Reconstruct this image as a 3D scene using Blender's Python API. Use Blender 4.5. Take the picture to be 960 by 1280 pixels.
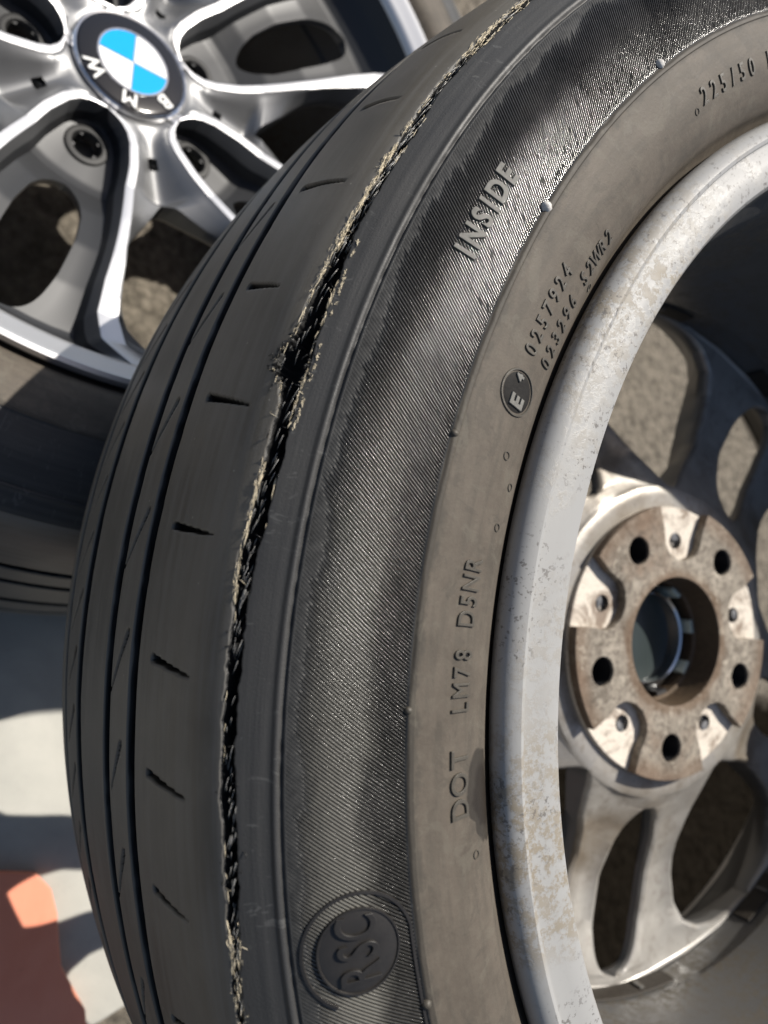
import bpy, math, random
import numpy as np
from mathutils import Matrix, Vector
for o in list(bpy.data.objects): bpy.data.objects.remove(o)
SC = bpy.context.scene
COL = SC.collection
rng = np.random.RandomState(7); random.seed(7)

# ---------------------------------------------------------------- camera, sky, sun, exposure
cam = bpy.data.objects.new('camera', bpy.data.cameras.new('camera')); COL.objects.link(cam); SC.camera = cam
cam.matrix_world = Matrix([[0.78491, -0.183475, -0.591823, -0.114676], [0.0, 0.955153, -0.296114, -0.409012],
                           [0.61961, 0.232422, 0.749708, 0.578394], [0, 0, 0, 1]])
cam.data.sensor_fit = 'VERTICAL'; cam.data.sensor_height = 36; cam.data.lens = 27.6
cam.data.clip_start = 0.01; cam.data.clip_end = 100
cam.data.dof.use_dof = True; cam.data.dof.focus_distance = 0.235; cam.data.dof.aperture_fstop = 11.5
SC.render.resolution_x = 768; SC.render.resolution_y = 1024
W = bpy.data.worlds.new('World'); SC.world = W; W.use_nodes = True
nt = W.node_tree; nt.nodes.clear()
sky = nt.nodes.new('ShaderNodeTexSky'); sky.sky_type = 'NISHITA'; sky.sun_disc = False
SUN = Vector((0.32945, 0.36896, 0.8691)).normalized()          # towards the sun
sky.sun_elevation = math.asin(SUN.z); sky.sun_rotation = math.atan2(SUN.x, SUN.y)
sky.altitude = 100; sky.dust_density = 2.5
bg = nt.nodes.new('ShaderNodeBackground'); bg.inputs[1].default_value = 0.074
wo = nt.nodes.new('ShaderNodeOutputWorld'); nt.links.new(sky.outputs[0], bg.inputs[0]); nt.links.new(bg.outputs[0], wo.inputs[0])
sl = bpy.data.lights.new('sun', 'SUN'); sl.energy = 5.0; sl.angle = math.radians(0.53); sl.color = (1, .945, .86)
so = bpy.data.objects.new('sun', sl); COL.objects.link(so); so.rotation_euler = SUN.to_track_quat('Z', 'Y').to_euler()
SC.view_settings.view_transform = 'Standard'; SC.view_settings.look = 'None'
SC.view_settings.exposure = 0.35; SC.view_settings.gamma = 1; SC.view_settings.use_curve_mapping = False

# ---------------------------------------------------------------- materials
class NB:
    def __init__(s, name):
        s.m = bpy.data.materials.new(name); s.m.use_nodes = True; s.t = s.m.node_tree; s.t.nodes.clear()
        s.out = s.n('ShaderNodeOutputMaterial'); s.b = s.n('ShaderNodeBsdfPrincipled'); s.l(s.b.outputs[0], s.out.inputs[0])
    def n(s, k, **kw):
        x = s.t.nodes.new(k)
        for a, b in kw.items(): setattr(x, a, b)
        return x
    def l(s, a, b): s.t.links.new(a, b)
    def set(s, sock, v):
        if hasattr(v, 'is_output'): s.l(v, sock)
        else: sock.default_value = v
    def uv(s): return s.n('ShaderNodeUVMap', uv_map='mm').outputs[0]
    def obj(s): return s.n('ShaderNodeTexCoord').outputs['Object']
    def mapping(s, v, sc):
        m = s.n('ShaderNodeMapping'); s.l(v, m.inputs[0]); m.inputs['Scale'].default_value = sc; return m.outputs[0]
    def noise(s, v, scale, detail=4, rough=.55, dist=0):
        x = s.n('ShaderNodeTexNoise'); s.l(v, x.inputs['Vector']); x.inputs['Scale'].default_value = scale
        x.inputs['Detail'].default_value = detail; x.inputs['Roughness'].default_value = rough; x.inputs['Distortion'].default_value = dist
        return x.outputs[0]
    def voro(s, v, scale, feature='F1'):
        x = s.n('ShaderNodeTexVoronoi', feature=feature); s.l(v, x.inputs['Vector']); x.inputs['Scale'].default_value = scale
        return x.outputs[0]
    def ramp(s, f, stops):
        x = s.n('ShaderNodeValToRGB'); s.l(f, x.inputs[0]); e = x.color_ramp.elements
        while len(e) < len(stops): e.new(0.5)
        for q, (p, c) in zip(e, stops):
            q.position = p; q.color = (c, c, c, 1) if not hasattr(c, '__len__') else (*c, 1)
        return x.outputs[0]
    def mix(s, f, a, b, mode='MIX'):
        x = s.n('ShaderNodeMix', data_type='RGBA', blend_type=mode); s.set(x.inputs[0], f)
        s.set(x.inputs[6], a if hasattr(a, 'is_output') else (*a, 1)); s.set(x.inputs[7], b if hasattr(b, 'is_output') else (*b, 1))
        return x.outputs[2]
    def math(s, op, a, b=0.0, c=0.0, clamp=False):
        x = s.n('ShaderNodeMath', operation=op, use_clamp=clamp); s.set(x.inputs[0], a); s.set(x.inputs[1], b)
        s.set(x.inputs[2], c); return x.outputs[0]
    def bump(s, h, strength, dist=.001, normal=None):
        x = s.n('ShaderNodeBump'); s.l(h, x.inputs['Height']); x.inputs['Strength'].default_value = strength
        x.inputs['Distance'].default_value = dist
        if normal: s.l(normal, x.inputs['Normal'])
        return x.outputs[0]
    def fin(s, col=None, rough=None, nrm=None, metal=None, spec=None):
        for k, v in (('Base Color', col), ('Roughness', rough), ('Normal', nrm), ('Metallic', metal), ('Specular IOR Level', spec)):
            if v is None: continue
            if k == 'Base Color' and not hasattr(v, 'is_output'): v = (*v, 1)
            s.set(s.b.inputs[k], v)
        return s.m
MAT = {}

def mat_sidewall():                                   # dusty brown-grey lower sidewall
    a = NB('dusty_sidewall'); u = a.uv()
    n1 = a.noise(u, .035, 5, .6, .6); n2 = a.noise(u, .3, 6, .7); n3 = a.noise(a.mapping(u, (.3, 2.2, 1)), .12, 4, .6)
    c = a.mix(a.ramp(n1, [(.3, 0), (.7, 1)]), (.076, .064, .051), (.113, .095, .076))
    c = a.mix(a.math('MULTIPLY', a.ramp(n2, [(.45, 0), (.75, 1)]), .35), c, (.145, .13, .103))
    c = a.mix(a.math('MULTIPLY', a.ramp(n3, [(.35, 1), (.55, 0)]), .35), c, (.05, .046, .038))
    sv = a.n('ShaderNodeSeparateXYZ'); a.l(u, sv.inputs[0]); edge = a.n('ShaderNodeMapRange'); a.l(a.math('MULTIPLY_ADD', a.noise(u, .16, 5, .65), 9.0, sv.outputs[1]), edge.inputs[0]); edge.inputs[1].default_value = 55.6; edge.inputs[2].default_value = 57.6; edge.clamp = True
    c = a.mix(a.math('MULTIPLY', edge.outputs[0], .6), c, (.045, .042, .036))
    bl = a.noise(u, .055, 6, .7, 1.2); c = a.mix(a.math('MULTIPLY', a.ramp(bl, [(.56, 0), (.60, 1)]), .35), c, (.125, .113, .09)); c = a.mix(a.math('MULTIPLY', a.ramp(bl, [(.40, 1), (.43, 0)]), .3), c, (.052, .047, .039))
    # dark wet stain by the first letters, with a sharp outline
    x = a.n('ShaderNodeSeparateXYZ'); a.l(u, x.inputs[0])
    w = a.noise(u, .11, 4, .5); w2 = a.math('MULTIPLY_ADD', w, 10.0, -5.0)
    du = a.math('DIVIDE', a.math('ADD', a.math('ADD', x.outputs[0], 85.3), w2), 14.5)
    dv = a.math('DIVIDE', a.math('ADD', a.math('ADD', x.outputs[1], -27.5), a.math('MULTIPLY', w2, .6)), 8.6)
    # tilt of the stain
    du2 = a.math('ADD', du, a.math('MULTIPLY', dv, .28))
    d = a.math('SQRT', a.math('ADD', a.math('MULTIPLY', du2, du2), a.math('MULTIPLY', dv, dv)))
    st = a.ramp(d, [(.93, 1), (1.0, 0)]); st2 = a.ramp(d, [(.55, 1), (.72, 0)])
    c = a.mix(a.math('MULTIPLY', st, .8), c, (.030, .026, .021)); c = a.mix(a.math('MULTIPLY', st2, .6), c, (.016, .012, .009))
    r = a.math('SUBTRACT', a.math('MULTIPLY_ADD', n2, .2, .50), a.math('MULTIPLY', st, .2))
    h = a.math('ADD', a.math('MULTIPLY', a.noise(u, .8, 6, .65), .5), a.math('MULTIPLY', n2, .4))
    return a.fin(c, r, a.bump(h, .35, .0005), spec=.2)
def mat_tread():
    a = NB('worn_black_rubber'); u = a.uv()
    n1 = a.noise(u, .03, 4, .6, .4); st = a.noise(a.mapping(u, (.06, 1.3, 1)), .25, 5, .65); fi = a.noise(u, 1.1, 5, .7)
    c = a.mix(a.ramp(n1, [(.3, 0), (.7, 1)]), (.088, .081, .069), (.152, .139, .117))
    c = a.mix(a.math('MULTIPLY', a.ramp(st, [(.42, 0), (.62, 1)]), .6), c, (.175, .165, .148))
    c = a.mix(a.math('MULTIPLY', a.ramp(fi, [(.6, 0), (.8, 1)]), .25), c, (.15, .145, .135))
    dots = a.ramp(a.voro(u, .16), [(.02, 1), (.045, 0)])
    c = a.mix(a.math('MULTIPLY', dots, .7), c, (.45, .43, .38))
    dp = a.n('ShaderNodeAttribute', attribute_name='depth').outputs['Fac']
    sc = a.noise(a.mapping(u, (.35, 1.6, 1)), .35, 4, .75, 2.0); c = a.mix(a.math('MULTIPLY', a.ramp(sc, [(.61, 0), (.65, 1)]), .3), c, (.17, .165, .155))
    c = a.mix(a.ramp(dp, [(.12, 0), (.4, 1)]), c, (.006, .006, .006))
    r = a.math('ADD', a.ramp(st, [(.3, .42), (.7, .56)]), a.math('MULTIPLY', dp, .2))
    h = a.math('ADD', a.math('MULTIPLY', fi, .5), a.math('MULTIPLY', st, .3))
    return a.fin(c, r, a.bump(h, .25, .0004), spec=a.math('SUBTRACT', .45, a.math('MULTIPLY', dp, .42)))
def mat_shoulder():                                   # scuffed shoulder between tear and ribs
    a = NB('scuffed_shoulder_rubber'); u = a.uv()
    st = a.noise(a.mapping(u, (.05, 1.6, 1)), .3, 6, .65); fi = a.noise(u, 1.6, 5, .7); n1 = a.noise(u, .05, 3)
    c = a.mix(a.ramp(st, [(.35, 0), (.7, 1)]), (.028, .028, .028), (.05, .049, .047))
    c = a.mix(a.math('MULTIPLY', a.ramp(fi, [(.58, 0), (.8, 1)]), .3), c, (.085, .083, .078))
    sc = a.noise(a.mapping(u, (.5, .16, 1)), .5, 3, .7, 1.5)
    c = a.mix(a.math('MULTIPLY', a.ramp(sc, [(.63, 0), (.67, 1)]), .4), c, (.12, .12, .115))
    r = a.ramp(n1, [(.3, .45), (.7, .62)])
    return a.fin(c, r, a.bump(a.math('ADD', fi, st), .3, .0004), spec=.45)
def mat_ribs():
    a = NB('ribbed_rubber'); u = a.uv()
    n1 = a.noise(u, .05, 4, .6, .5); g = a.noise(u, 3.0, 3, .7); g2 = a.noise(u, .35, 4, .6)
    c = a.mix(a.ramp(n1, [(.35, 0), (.65, 1)]), (.008, .008, .008), (.045, .043, .039))
    sp = a.n('ShaderNodeSeparateXYZ'); a.l(u, sp.inputs[0])
    cl = a.n('ShaderNodeMapRange'); a.l(a.math('MULTIPLY_ADD', n1, -120, sp.outputs[0]), cl.inputs[0]); cl.inputs[1].default_value = -345; cl.inputs[2].default_value = -290; cl.clamp = True
    dz = a.n('ShaderNodeMapRange'); a.l(a.math('MULTIPLY_ADD', n1, -14, sp.outputs[1]), dz.inputs[0]); dz.inputs[1].default_value = 55.5; dz.inputs[2].default_value = 60.5
    dx = a.n('ShaderNodeMapRange'); a.l(a.math('MULTIPLY_ADD', n1, -60, sp.outputs[0]), dx.inputs[0]); dx.inputs[1].default_value = -235; dx.inputs[2].default_value = -170
    ly = a.math('MULTIPLY', dz.outputs[0], dx.outputs[0])
    ew = a.n('ShaderNodeMapRange'); a.l(a.math('MULTIPLY_ADD', g2, 10, sp.outputs[1]), ew.inputs[0]); ew.inputs[1].default_value = 79; ew.inputs[2].default_value = 85; ew.clamp = True
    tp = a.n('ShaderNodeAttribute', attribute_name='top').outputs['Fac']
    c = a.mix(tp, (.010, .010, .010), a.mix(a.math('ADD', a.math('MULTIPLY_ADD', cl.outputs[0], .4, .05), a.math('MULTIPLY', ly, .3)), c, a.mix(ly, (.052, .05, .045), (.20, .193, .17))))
    c = a.mix(a.math('MULTIPLY', ew.outputs[0], .6), c, (.03, .03, .03))
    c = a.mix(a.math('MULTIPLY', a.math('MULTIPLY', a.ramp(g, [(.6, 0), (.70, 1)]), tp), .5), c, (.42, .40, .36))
    r = a.math('ADD', a.ramp(g2, [(.35, .11), (.65, .22)]), 0.0)
    h = a.math('ADD', a.math('MULTIPLY', g, 1.0), a.math('MULTIPLY', g2, .5))
    lv = a.n('ShaderNodeAttribute', attribute_name='live').outputs['Fac']
    c = a.mix(lv, a.mix(a.ramp(g2, [(.35, 0), (.7, 1)]), (.036, .036, .035), (.062, .061, .058)), c)
    gx = a.n('ShaderNodeMapRange'); a.l(a.math('ABSOLUTE', a.math('ADD', sp.outputs[0], 256)), gx.inputs[0]); gx.inputs[1].default_value = 52; gx.inputs[2].default_value = 22
    gy = a.n('ShaderNodeMapRange'); a.l(a.math('MULTIPLY_ADD', n1, 14, sp.outputs[1]), gy.inputs[0]); gy.inputs[1].default_value = 82; gy.inputs[2].default_value = 72
    gl = a.math('MULTIPLY', gx.outputs[0], gy.outputs[0])
    r = a.math('ADD', r, a.math('MULTIPLY_ADD', tp, -.5, .5)); r = a.math('MAXIMUM', r, a.math('MULTIPLY_ADD', lv, -.5, .5))
    return a.fin(c, r, a.bump(h, .3, .0002), spec=a.math('MULTIPLY', tp, a.math('ADD', a.ramp(n1, [(.35, .22), (.65, .42)]), a.math('MULTIPLY', gl, .55))))
def mat_plain(name, col, rough, metal=0, spec=.5, bump=0, scale=400):
    a = NB(name)
    n = None
    if bump:
        o = a.obj(); f = a.noise(o, scale, 5, .65)
        n = a.bump(f, bump, .0006)
        cc = a.mix(a.ramp(f, [(.3, 0), (.7, 1)]), tuple(x * .8 for x in col), tuple(min(1, x * 1.2) for x in col))
        return a.fin(cc, rough, n, metal, spec)
    return a.fin(col, rough, n, metal, spec)
def mat_dirty_silver(name='dirty_silver_paint', base=(.32, .317, .306), dirt=(.20, .16, .10), amt=.5, metal=.0, rough=.36):
    a = NB(name); o = a.obj()
    d1 = a.noise(o, 11, 5, .62, .3); d2 = a.noise(o, 190, 8, .8); d3 = a.noise(o, 520, 4, .7)
    m = a.math('MULTIPLY', a.ramp(d1, [(.40, 0), (.58, 1)]), a.ramp(d2, [(.47, 0), (.54, 1)]))
    c = a.mix(a.math('MULTIPLY', m, amt * 1.5, clamp=True), base, dirt)
    sp = a.math('MULTIPLY', a.ramp(d3, [(.575, 0), (.61, 1)]), a.ramp(a.noise(o, 26, 4), [(.44, 0), (.56, 1)]))
    c = a.mix(a.math('MULTIPLY', sp, .75), c, (.10, .09, .08))
    r = a.math('MULTIPLY_ADD', m, .3, rough)
    return a.fin(c, r, a.bump(a.math('ADD', m, a.math('MULTIPLY', d2, .25)), .25, .0004), metal, .5)
def mat_back():                                        # cast back of the spokes, brown brake dust over silver
    a = NB('brake_dusted_casting'); o = a.obj()
    d1 = a.noise(o, 16, 5, .62, .4); d2 = a.noise(o, 120, 7, .75); d3 = a.noise(o, 6, 3)
    c = a.mix(a.ramp(d1, [(.3, 0), (.7, 1)]), (.46, .445, .415), (.20, .165, .125))
    c = a.mix(a.ramp(d3, [(.4, 0), (.6, 1)]), c, a.mix(.5, c, (.42, .42, .415)))
    c = a.mix(a.math('MULTIPLY', a.ramp(d2, [(.5, 0), (.7, 1)]), .6), c, (.13, .105, .08))
    return a.fin(c, a.ramp(d2, [(.3, .26), (.7, .46)]), a.bump(d2, .25, .0006), .3, .5)
def mat_pad():                                         # rusty, dusty hub mounting face
    a = NB('rusty_mounting_face'); o = a.obj()
    d1 = a.noise(o, 38, 6, .7, .3); d2 = a.noise(o, 260, 7, .75); d3 = a.noise(o, 22, 4, .6)
    c = a.mix(a.ramp(d1, [(.32, 0), (.62, 1)]), (.12, .102, .082), (.36, .32, .265))
    c = a.mix(a.ramp(d3, [(.56, 0), (.72, .75)]), c, (.21, .14, .095))
    c = a.mix(a.math('MULTIPLY', a.ramp(d2, [(.46, 0), (.62, 1)]), .7), c, (.07, .055, .043))
    x = a.n('ShaderNodeSeparateXYZ'); a.l(o, x.inputs[0]); rr = a.math('SQRT', a.math('ADD', a.math('MULTIPLY', x.outputs[0], x.outputs[0]), a.math('MULTIPLY', x.outputs[1], x.outputs[1])))
    rn = a.math('MULTIPLY_ADD', d1, .016, a.math('SUBTRACT', rr, .008))
    c = a.mix(a.math('MULTIPLY', a.ramp(rn, [(.0665, 0), (.0745, 1)]), .55), c, (.15, .095, .06))
    c = a.mix(a.math('MULTIPLY', a.ramp(rn, [(.039, 1), (.044, 0)]), .6), c, (.13, .075, .04))
    c = a.mix(a.math('MULTIPLY', a.ramp(a.noise(o, 120, 5, .7), [(.58, 0), (.66, 1)]), .5), c, (.50, .45, .37))
    return a.fin(c, .72, a.bump(a.math('ADD', d2, d1), .6, .0015), .0, .3)
def mat_pocket():
    a = NB('chalky_pocket_face'); o = a.obj()
    d1 = a.noise(o, 45, 6, .7, .5); d2 = a.noise(o, 300, 6, .75)
    c = a.mix(a.ramp(d1, [(.36, 0), (.5, 1)]), (.24, .19, .15), (.66, .60, .52))
    c = a.mix(a.math('MULTIPLY', a.ramp(d2, [(.55, 0), (.72, 1)]), .5), c, (.16, .12, .09))
    return a.fin(c, .75, a.bump(d2, .5, .001), 0, .3)
def mat_ground():
    a = NB('asphalt'); o = a.obj()
    v = a.voro(o, 95); n = a.noise(o, 55, 7, .8); n2 = a.noise(o, 5, 4)
    c = a.mix(a.ramp(n, [(.35, 0), (.7, 1)]), (.045, .040, .033), (.24, .21, .17))
    c = a.mix(a.math('MULTIPLY', a.ramp(v, [(.15, 1), (.6, 0)]), .35), c, (.33, .29, .23))
    c = a.mix(a.ramp(n2, [(.4, 0), (.6, .35)]), c, (.14, .125, .10))
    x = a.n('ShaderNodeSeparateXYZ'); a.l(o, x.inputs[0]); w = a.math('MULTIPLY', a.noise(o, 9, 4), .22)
    painted_shade = a.math('MULTIPLY', a.ramp(a.math('ADD', a.math('ADD', x.outputs[1], w), .5), [(.28, 1), (.33, 0)]), a.ramp(a.math('ADD', x.outputs[0], w), [(.40, 0), (.46, 1)]))  # shade seen through the lower wheel openings, painted into the ground colour
    c = a.mix(a.math('MULTIPLY', painted_shade, .97), c, (.004, .003, .002))
    h = a.math('ADD', a.math('MULTIPLY', v, -1.0), n)
    return a.fin(c, 1.0, a.bump(h, .9, .004), 0, a.math('MULTIPLY_ADD', painted_shade, -.12, .12))
def mat_sheet(name, c1, c2, rough):
    a = NB(name); o = a.obj(); n = a.noise(o, 18, 5, .6, .5); n2 = a.noise(o, 160, 5, .7)
    c = a.mix(a.ramp(n, [(.35, 0), (.65, 1)]), c1, c2)
    c = a.mix(a.math('MULTIPLY', a.ramp(n2, [(.62, 0), (.75, 1)]), .4), c, tuple(x * .6 for x in c1))
    return a.fin(c, rough, a.bump(n2, .15, .0005), 0, .45)

M_SIDE = mat_sidewall(); M_TREAD = mat_tread(); M_SHO = mat_shoulder(); M_RIB = mat_ribs()
M_LET = mat_plain('dusty_lettering', (.070, .062, .049), .5, 0, .4, .3, 500)
M_SHO2 = mat_plain('worn_grey_lettering', (.15, .146, .132), .6, 0, .3, .3, 500)
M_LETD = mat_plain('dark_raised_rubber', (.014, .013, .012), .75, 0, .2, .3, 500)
M_BLK = mat_plain('torn_black_rubber', (.012, .012, .012), .45, 0, .5, .5, 700)
M_POCKD = mat_plain('dark_casting', (.03, .025, .02), .6, 0, .3, .4, 300)  # plain dark tone for the raised panels that stand for cast slots
M_CORD = mat_plain('silver_cord', (.62, .61, .58), .35, .2, .5)
M_CREAM = mat_plain('cream_fibre', (.66, .58, .43), .8, 0, .2, .3, 900)
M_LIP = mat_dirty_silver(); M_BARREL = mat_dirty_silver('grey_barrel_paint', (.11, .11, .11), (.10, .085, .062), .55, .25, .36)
M_BACK = mat_back(); M_PAD = mat_pad(); M_POCK = mat_pocket()
M_GREY = mat_plain('dark_grey_wheel_paint', (.22, .222, .226), .45, .75, .5)
M_REC = mat_plain('recess_dark_grey', (.03, .031, .033), .45, .3, .5)  # darker grey on the recess floors
M_SEAT = mat_plain('dull_bolt_seat', (.018, .018, .018), .6, .1)
M_POL = mat_plain('machined_bright_edge', (.6, .6, .61), .42, .85, .5)
M_BORE = mat_plain('rusty_bore', (.10, .07, .045), .55, .2, .4, .5, 300)
M_DARK = mat_plain('dark_plastic', (.02, .02, .022), .35)
M_CAPB = mat_plain('black_enamel', (.012, .012, .014), .12)
M_BLUE = mat_plain('light_blue_enamel', (.0, .32, .72), .15)
M_WHT = mat_plain('white_enamel', (.80, .80, .78), .18)
M_CHR = mat_plain('chrome_edge', (.75, .75, .76), .15, 1)
M_CAPBACK = mat_plain('grey_green_plastic', (.035, .045, .045), .25)
M_CLIP = mat_plain('pale_clip_plastic', (.55, .62, .55), .35)
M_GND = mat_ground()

# ---------------------------------------------------------------- helpers
def link(me, name, parent=None, mats=(), smooth=True, sharp=None):
    for m in mats: me.materials.append(m)
    if smooth:
        me.polygons.foreach_set('use_smooth', np.ones(len(me.polygons), bool))
        if sharp: me.set_sharp_from_angle(angle=math.radians(sharp))
    o = bpy.data.objects.new(name, me); COL.objects.link(o)
    if parent: o.parent = parent
    return o
def grid(P, name, parent, mats, closed_u=False, closed_v=False, uv=None, mi=None, flip=False, sharp=None, keep=None, smooth=True):
    """P (n,m,3) in mm"""
    n, m = P.shape[:2]
    iu = np.arange(n if closed_u else n - 1); iv = np.arange(m if closed_v else m - 1)
    A, B = np.meshgrid(iu, iv, indexing='ij'); A2 = (A + 1) % n; B2 = (B + 1) % m
    q = np.stack([A * m + B, A2 * m + B, A2 * m + B2, A * m + B2], -1)
    if flip: q = q[..., ::-1]
    sel = np.ones(q.shape[:2], bool) if keep is None else keep
    F = q[sel].reshape(-1, 4)
    me = bpy.data.meshes.new(name); me.vertices.add(n * m); me.vertices.foreach_set('co', (P.reshape(-1) * .001).astype(np.float32))
    me.loops.add(F.size); me.loops.foreach_set('vertex_index', F.reshape(-1).astype(np.int32))
    me.polygons.add(len(F)); me.polygons.foreach_set('loop_start', np.arange(0, F.size, 4, dtype=np.int32))
    me.polygons.foreach_set('loop_total', np.full(len(F), 4, np.int32))
    if mi is not None: me.polygons.foreach_set('material_index', mi[sel].reshape(-1).astype(np.int32))
    if uv is not None:
        l = me.uv_layers.new(name='mm'); l.data.foreach_set('uv', uv.reshape(-1, 2)[F.reshape(-1)].reshape(-1).astype(np.float32))
    me.update(calc_edges=True); me.validate()
    return link(me, name, parent, mats, smooth, sharp)
def lathe(prof, name, parent, mats, n=180, sharp=40, mi=None, a0=0, a1=360):
    prof = np.array(prof, float); full = (a1 - a0) >= 360
    th = np.radians(np.linspace(a0, a1, n, endpoint=not full))
    P = np.stack([np.outer(np.cos(th), prof[:, 0]), np.outer(np.sin(th), prof[:, 0]), np.tile(prof[:, 1], (n, 1))], -1)
    m = None
    if mi is not None: m = np.tile(np.array(mi), (n if full else n - 1, 1))
    return grid(P, name, parent, mats, closed_u=full, sharp=sharp, mi=m)
def pym(verts, faces, name, parent, mats, smooth=False, sharp=None, scale=.001):
    me = bpy.data.meshes.new(name); me.from_pydata([tuple(x * scale for x in v) for v in verts], [], faces); me.update()
    return link(me, name, parent, mats, smooth, sharp)
def extrude_shape(loops, z0, z1, name, parent, mats, bevel=0.0):
    """flat shape with holes (mm, lists of xy loops, first outer), extruded from z0 to z1 with softened edges"""
    cu = bpy.data.curves.new('tmp', 'CURVE'); cu.dimensions = '2D'; cu.fill_mode = 'BOTH'
    for L in loops:
        s = cu.splines.new('POLY'); s.points.add(len(L) - 1)
        for p, q in zip(s.points, L): p.co = (q[0], q[1], 0, 1)
        s.use_cyclic_u = True
    cu.extrude = abs(z1 - z0) / 2 - bevel; cu.bevel_depth = bevel; cu.bevel_resolution = 1; cu.offset = -bevel
    t = bpy.data.objects.new('tmp', cu); COL.objects.link(t); bpy.context.view_layer.update()
    me = bpy.data.meshes.new_from_object(t.evaluated_get(bpy.context.evaluated_depsgraph_get()))
    bpy.data.objects.remove(t); bpy.data.curves.remove(cu)
    n = len(me.vertices); co = np.empty(n * 3, np.float32); me.vertices.foreach_get('co', co); co = co.reshape(-1, 3)
    co[:, 2] += (z0 + z1) / 2; me.vertices.foreach_set('co', (co * .001).reshape(-1)); me.materials.clear(); me.name = name; me.update()
    return link(me, name, parent, mats, True, 30)
def circ(cx, cy, r, n=32, a0=0): return [(cx + r * math.cos(a0 + 2 * math.pi * k / n), cy + r * math.sin(a0 + 2 * math.pi * k / n)) for k in range(n)]
def tubes(paths, name, parent, mats, sides=4):
    """paths: list of (points (k,3) mm, radius)"""
    V = []; F = []
    for pts, r in paths:
        pts = np.array(pts, float); k = len(pts); b = len(V)
        for i in range(k):
            d = pts[min(i + 1, k - 1)] - pts[max(i - 1, 0)]; d /= np.linalg.norm(d) + 1e-9
            u = np.cross(d, [.3, .5, .81]); u /= np.linalg.norm(u) + 1e-9; v = np.cross(d, u)
            rr = r * (.55 if i in (0, k - 1) else 1)
            for j in range(sides):
                a = 2 * math.pi * j / sides; V.append(pts[i] + rr * (math.cos(a) * u + math.sin(a) * v))
        for i in range(k - 1):
            for j in range(sides):
                F.append((b + i * sides + j, b + i * sides + (j + 1) % sides, b + (i + 1) * sides + (j + 1) % sides, b + (i + 1) * sides + j))
        F.append(tuple(b + j for j in range(sides))[::-1]); F.append(tuple(b + (k - 1) * sides + j for j in range(sides)))
    return pym(V, F, name, parent, mats, True)
def vnoise(x, seed=0):                              # smooth 1-D value noise
    x = np.asarray(x, float); i = np.floor(x).astype(int); f = x - i; f = f * f * (3 - 2 * f)
    h = lambda k: ((np.sin(k * 127.1 + seed * 311.7) * 43758.5453) % 1.0)
    return h(i) * (1 - f) + h(i + 1) * f
def vnoise2(x, y, seed=0):
    x, y = np.broadcast_arrays(np.asarray(x, float), np.asarray(y, float))
    i = np.floor(x); j = np.floor(y); f = x - i; g = y - j; f = f * f * (3 - 2 * f); g = g * g * (3 - 2 * g)
    h = lambda a, b: ((np.sin(a * 127.1 + b * 269.5 + seed * 311.7) * 43758.5453) % 1.0)
    return (h(i, j) * (1 - f) + h(i + 1, j) * f) * (1 - g) + (h(i, j + 1) * (1 - f) + h(i + 1, j + 1) * f) * g
def sst(a, b, x): t = np.clip((np.asarray(x, float) - a) / (b - a), 0, 1); return t * t * (3 - 2 * t)

# ---------------------------------------------------------------- tyre profile (r, z) in mm, z towards the face the camera sees
half = np.array([(222,95),(232,98.5),(238.5,103.2),(241.6,107.9),(246.8,112.2),(256,115.1),(268,116.2),(270,116.2),(285,114),(294,111),(300,107.8),(306,104.4),(311,100.4),(315.5,93),(318.5,82),(320.5,70),(322.5,55),(325.0,33),(326.3,10),(326.6,0)], float)
far = np.array([(326.9,-15),(327,-30),(326.4,-46),(325,-60),(322,-74),(317,-88),(310,-98),(300,-107),(285,-113.5),(270,-116.2),(255,-115),(243,-111),(236.5,-106),(231,-101),(222,-96)], float)
def catmull(P, n=12):
    out = []; Q = np.vstack([2 * P[0] - P[1], P, 2 * P[-1] - P[-2]])
    for i in range(1, len(Q) - 2):
        a, b, c, d = Q[i-1], Q[i], Q[i+1], Q[i+2]; m1 = (c - a) / 2; m2 = (d - b) / 2
        for t in np.linspace(0, 1, n, endpoint=False):
            out.append((2*t**3-3*t**2+1)*b + (t**3-2*t**2+t)*m1 + (-2*t**3+3*t**2)*c + (t**3-t**2)*m2)
    out.append(P[-1]); return np.array(out)
PC = catmull(np.vstack([half, far])); PL = np.r_[0, np.cumsum(np.linalg.norm(np.diff(PC, axis=0), axis=1))]
PL += 54.47 - PL[((PC - [270, 116.2]) ** 2).sum(1).argmin()]     # arc length is measured so that the band edge lies at 54.5
def prof(s):
    r = np.interp(s, PL, PC[:, 0]); z = np.interp(s, PL, PC[:, 1]); e = .8
    dr = np.interp(s + e, PL, PC[:, 0]) - np.interp(s - e, PL, PC[:, 0]); dz = np.interp(s + e, PL, PC[:, 1]) - np.interp(s - e, PL, PC[:, 1])
    n = np.hypot(dr, dz) + 1e-9
    return r, z, -dz / n, dr / n                    # outward normal (nr, nz)
def on_tyre(th, s, h):                              # th in degrees; arrays broadcast
    th, s, h = np.broadcast_arrays(np.asarray(th, float), np.asarray(s, float), np.asarray(h, float))
    r, z, nr, nz = prof(s); R = r + nr * h; t = np.radians(th)
    return np.stack([R * np.cos(t), R * np.sin(t), z + nz * h], -1)
GROOVES = ((146.8, 3.4, 7), (168.9, 3.7, 7), (209.5, 4.9, 7), (240.0, 3.8, 5.5))
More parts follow.
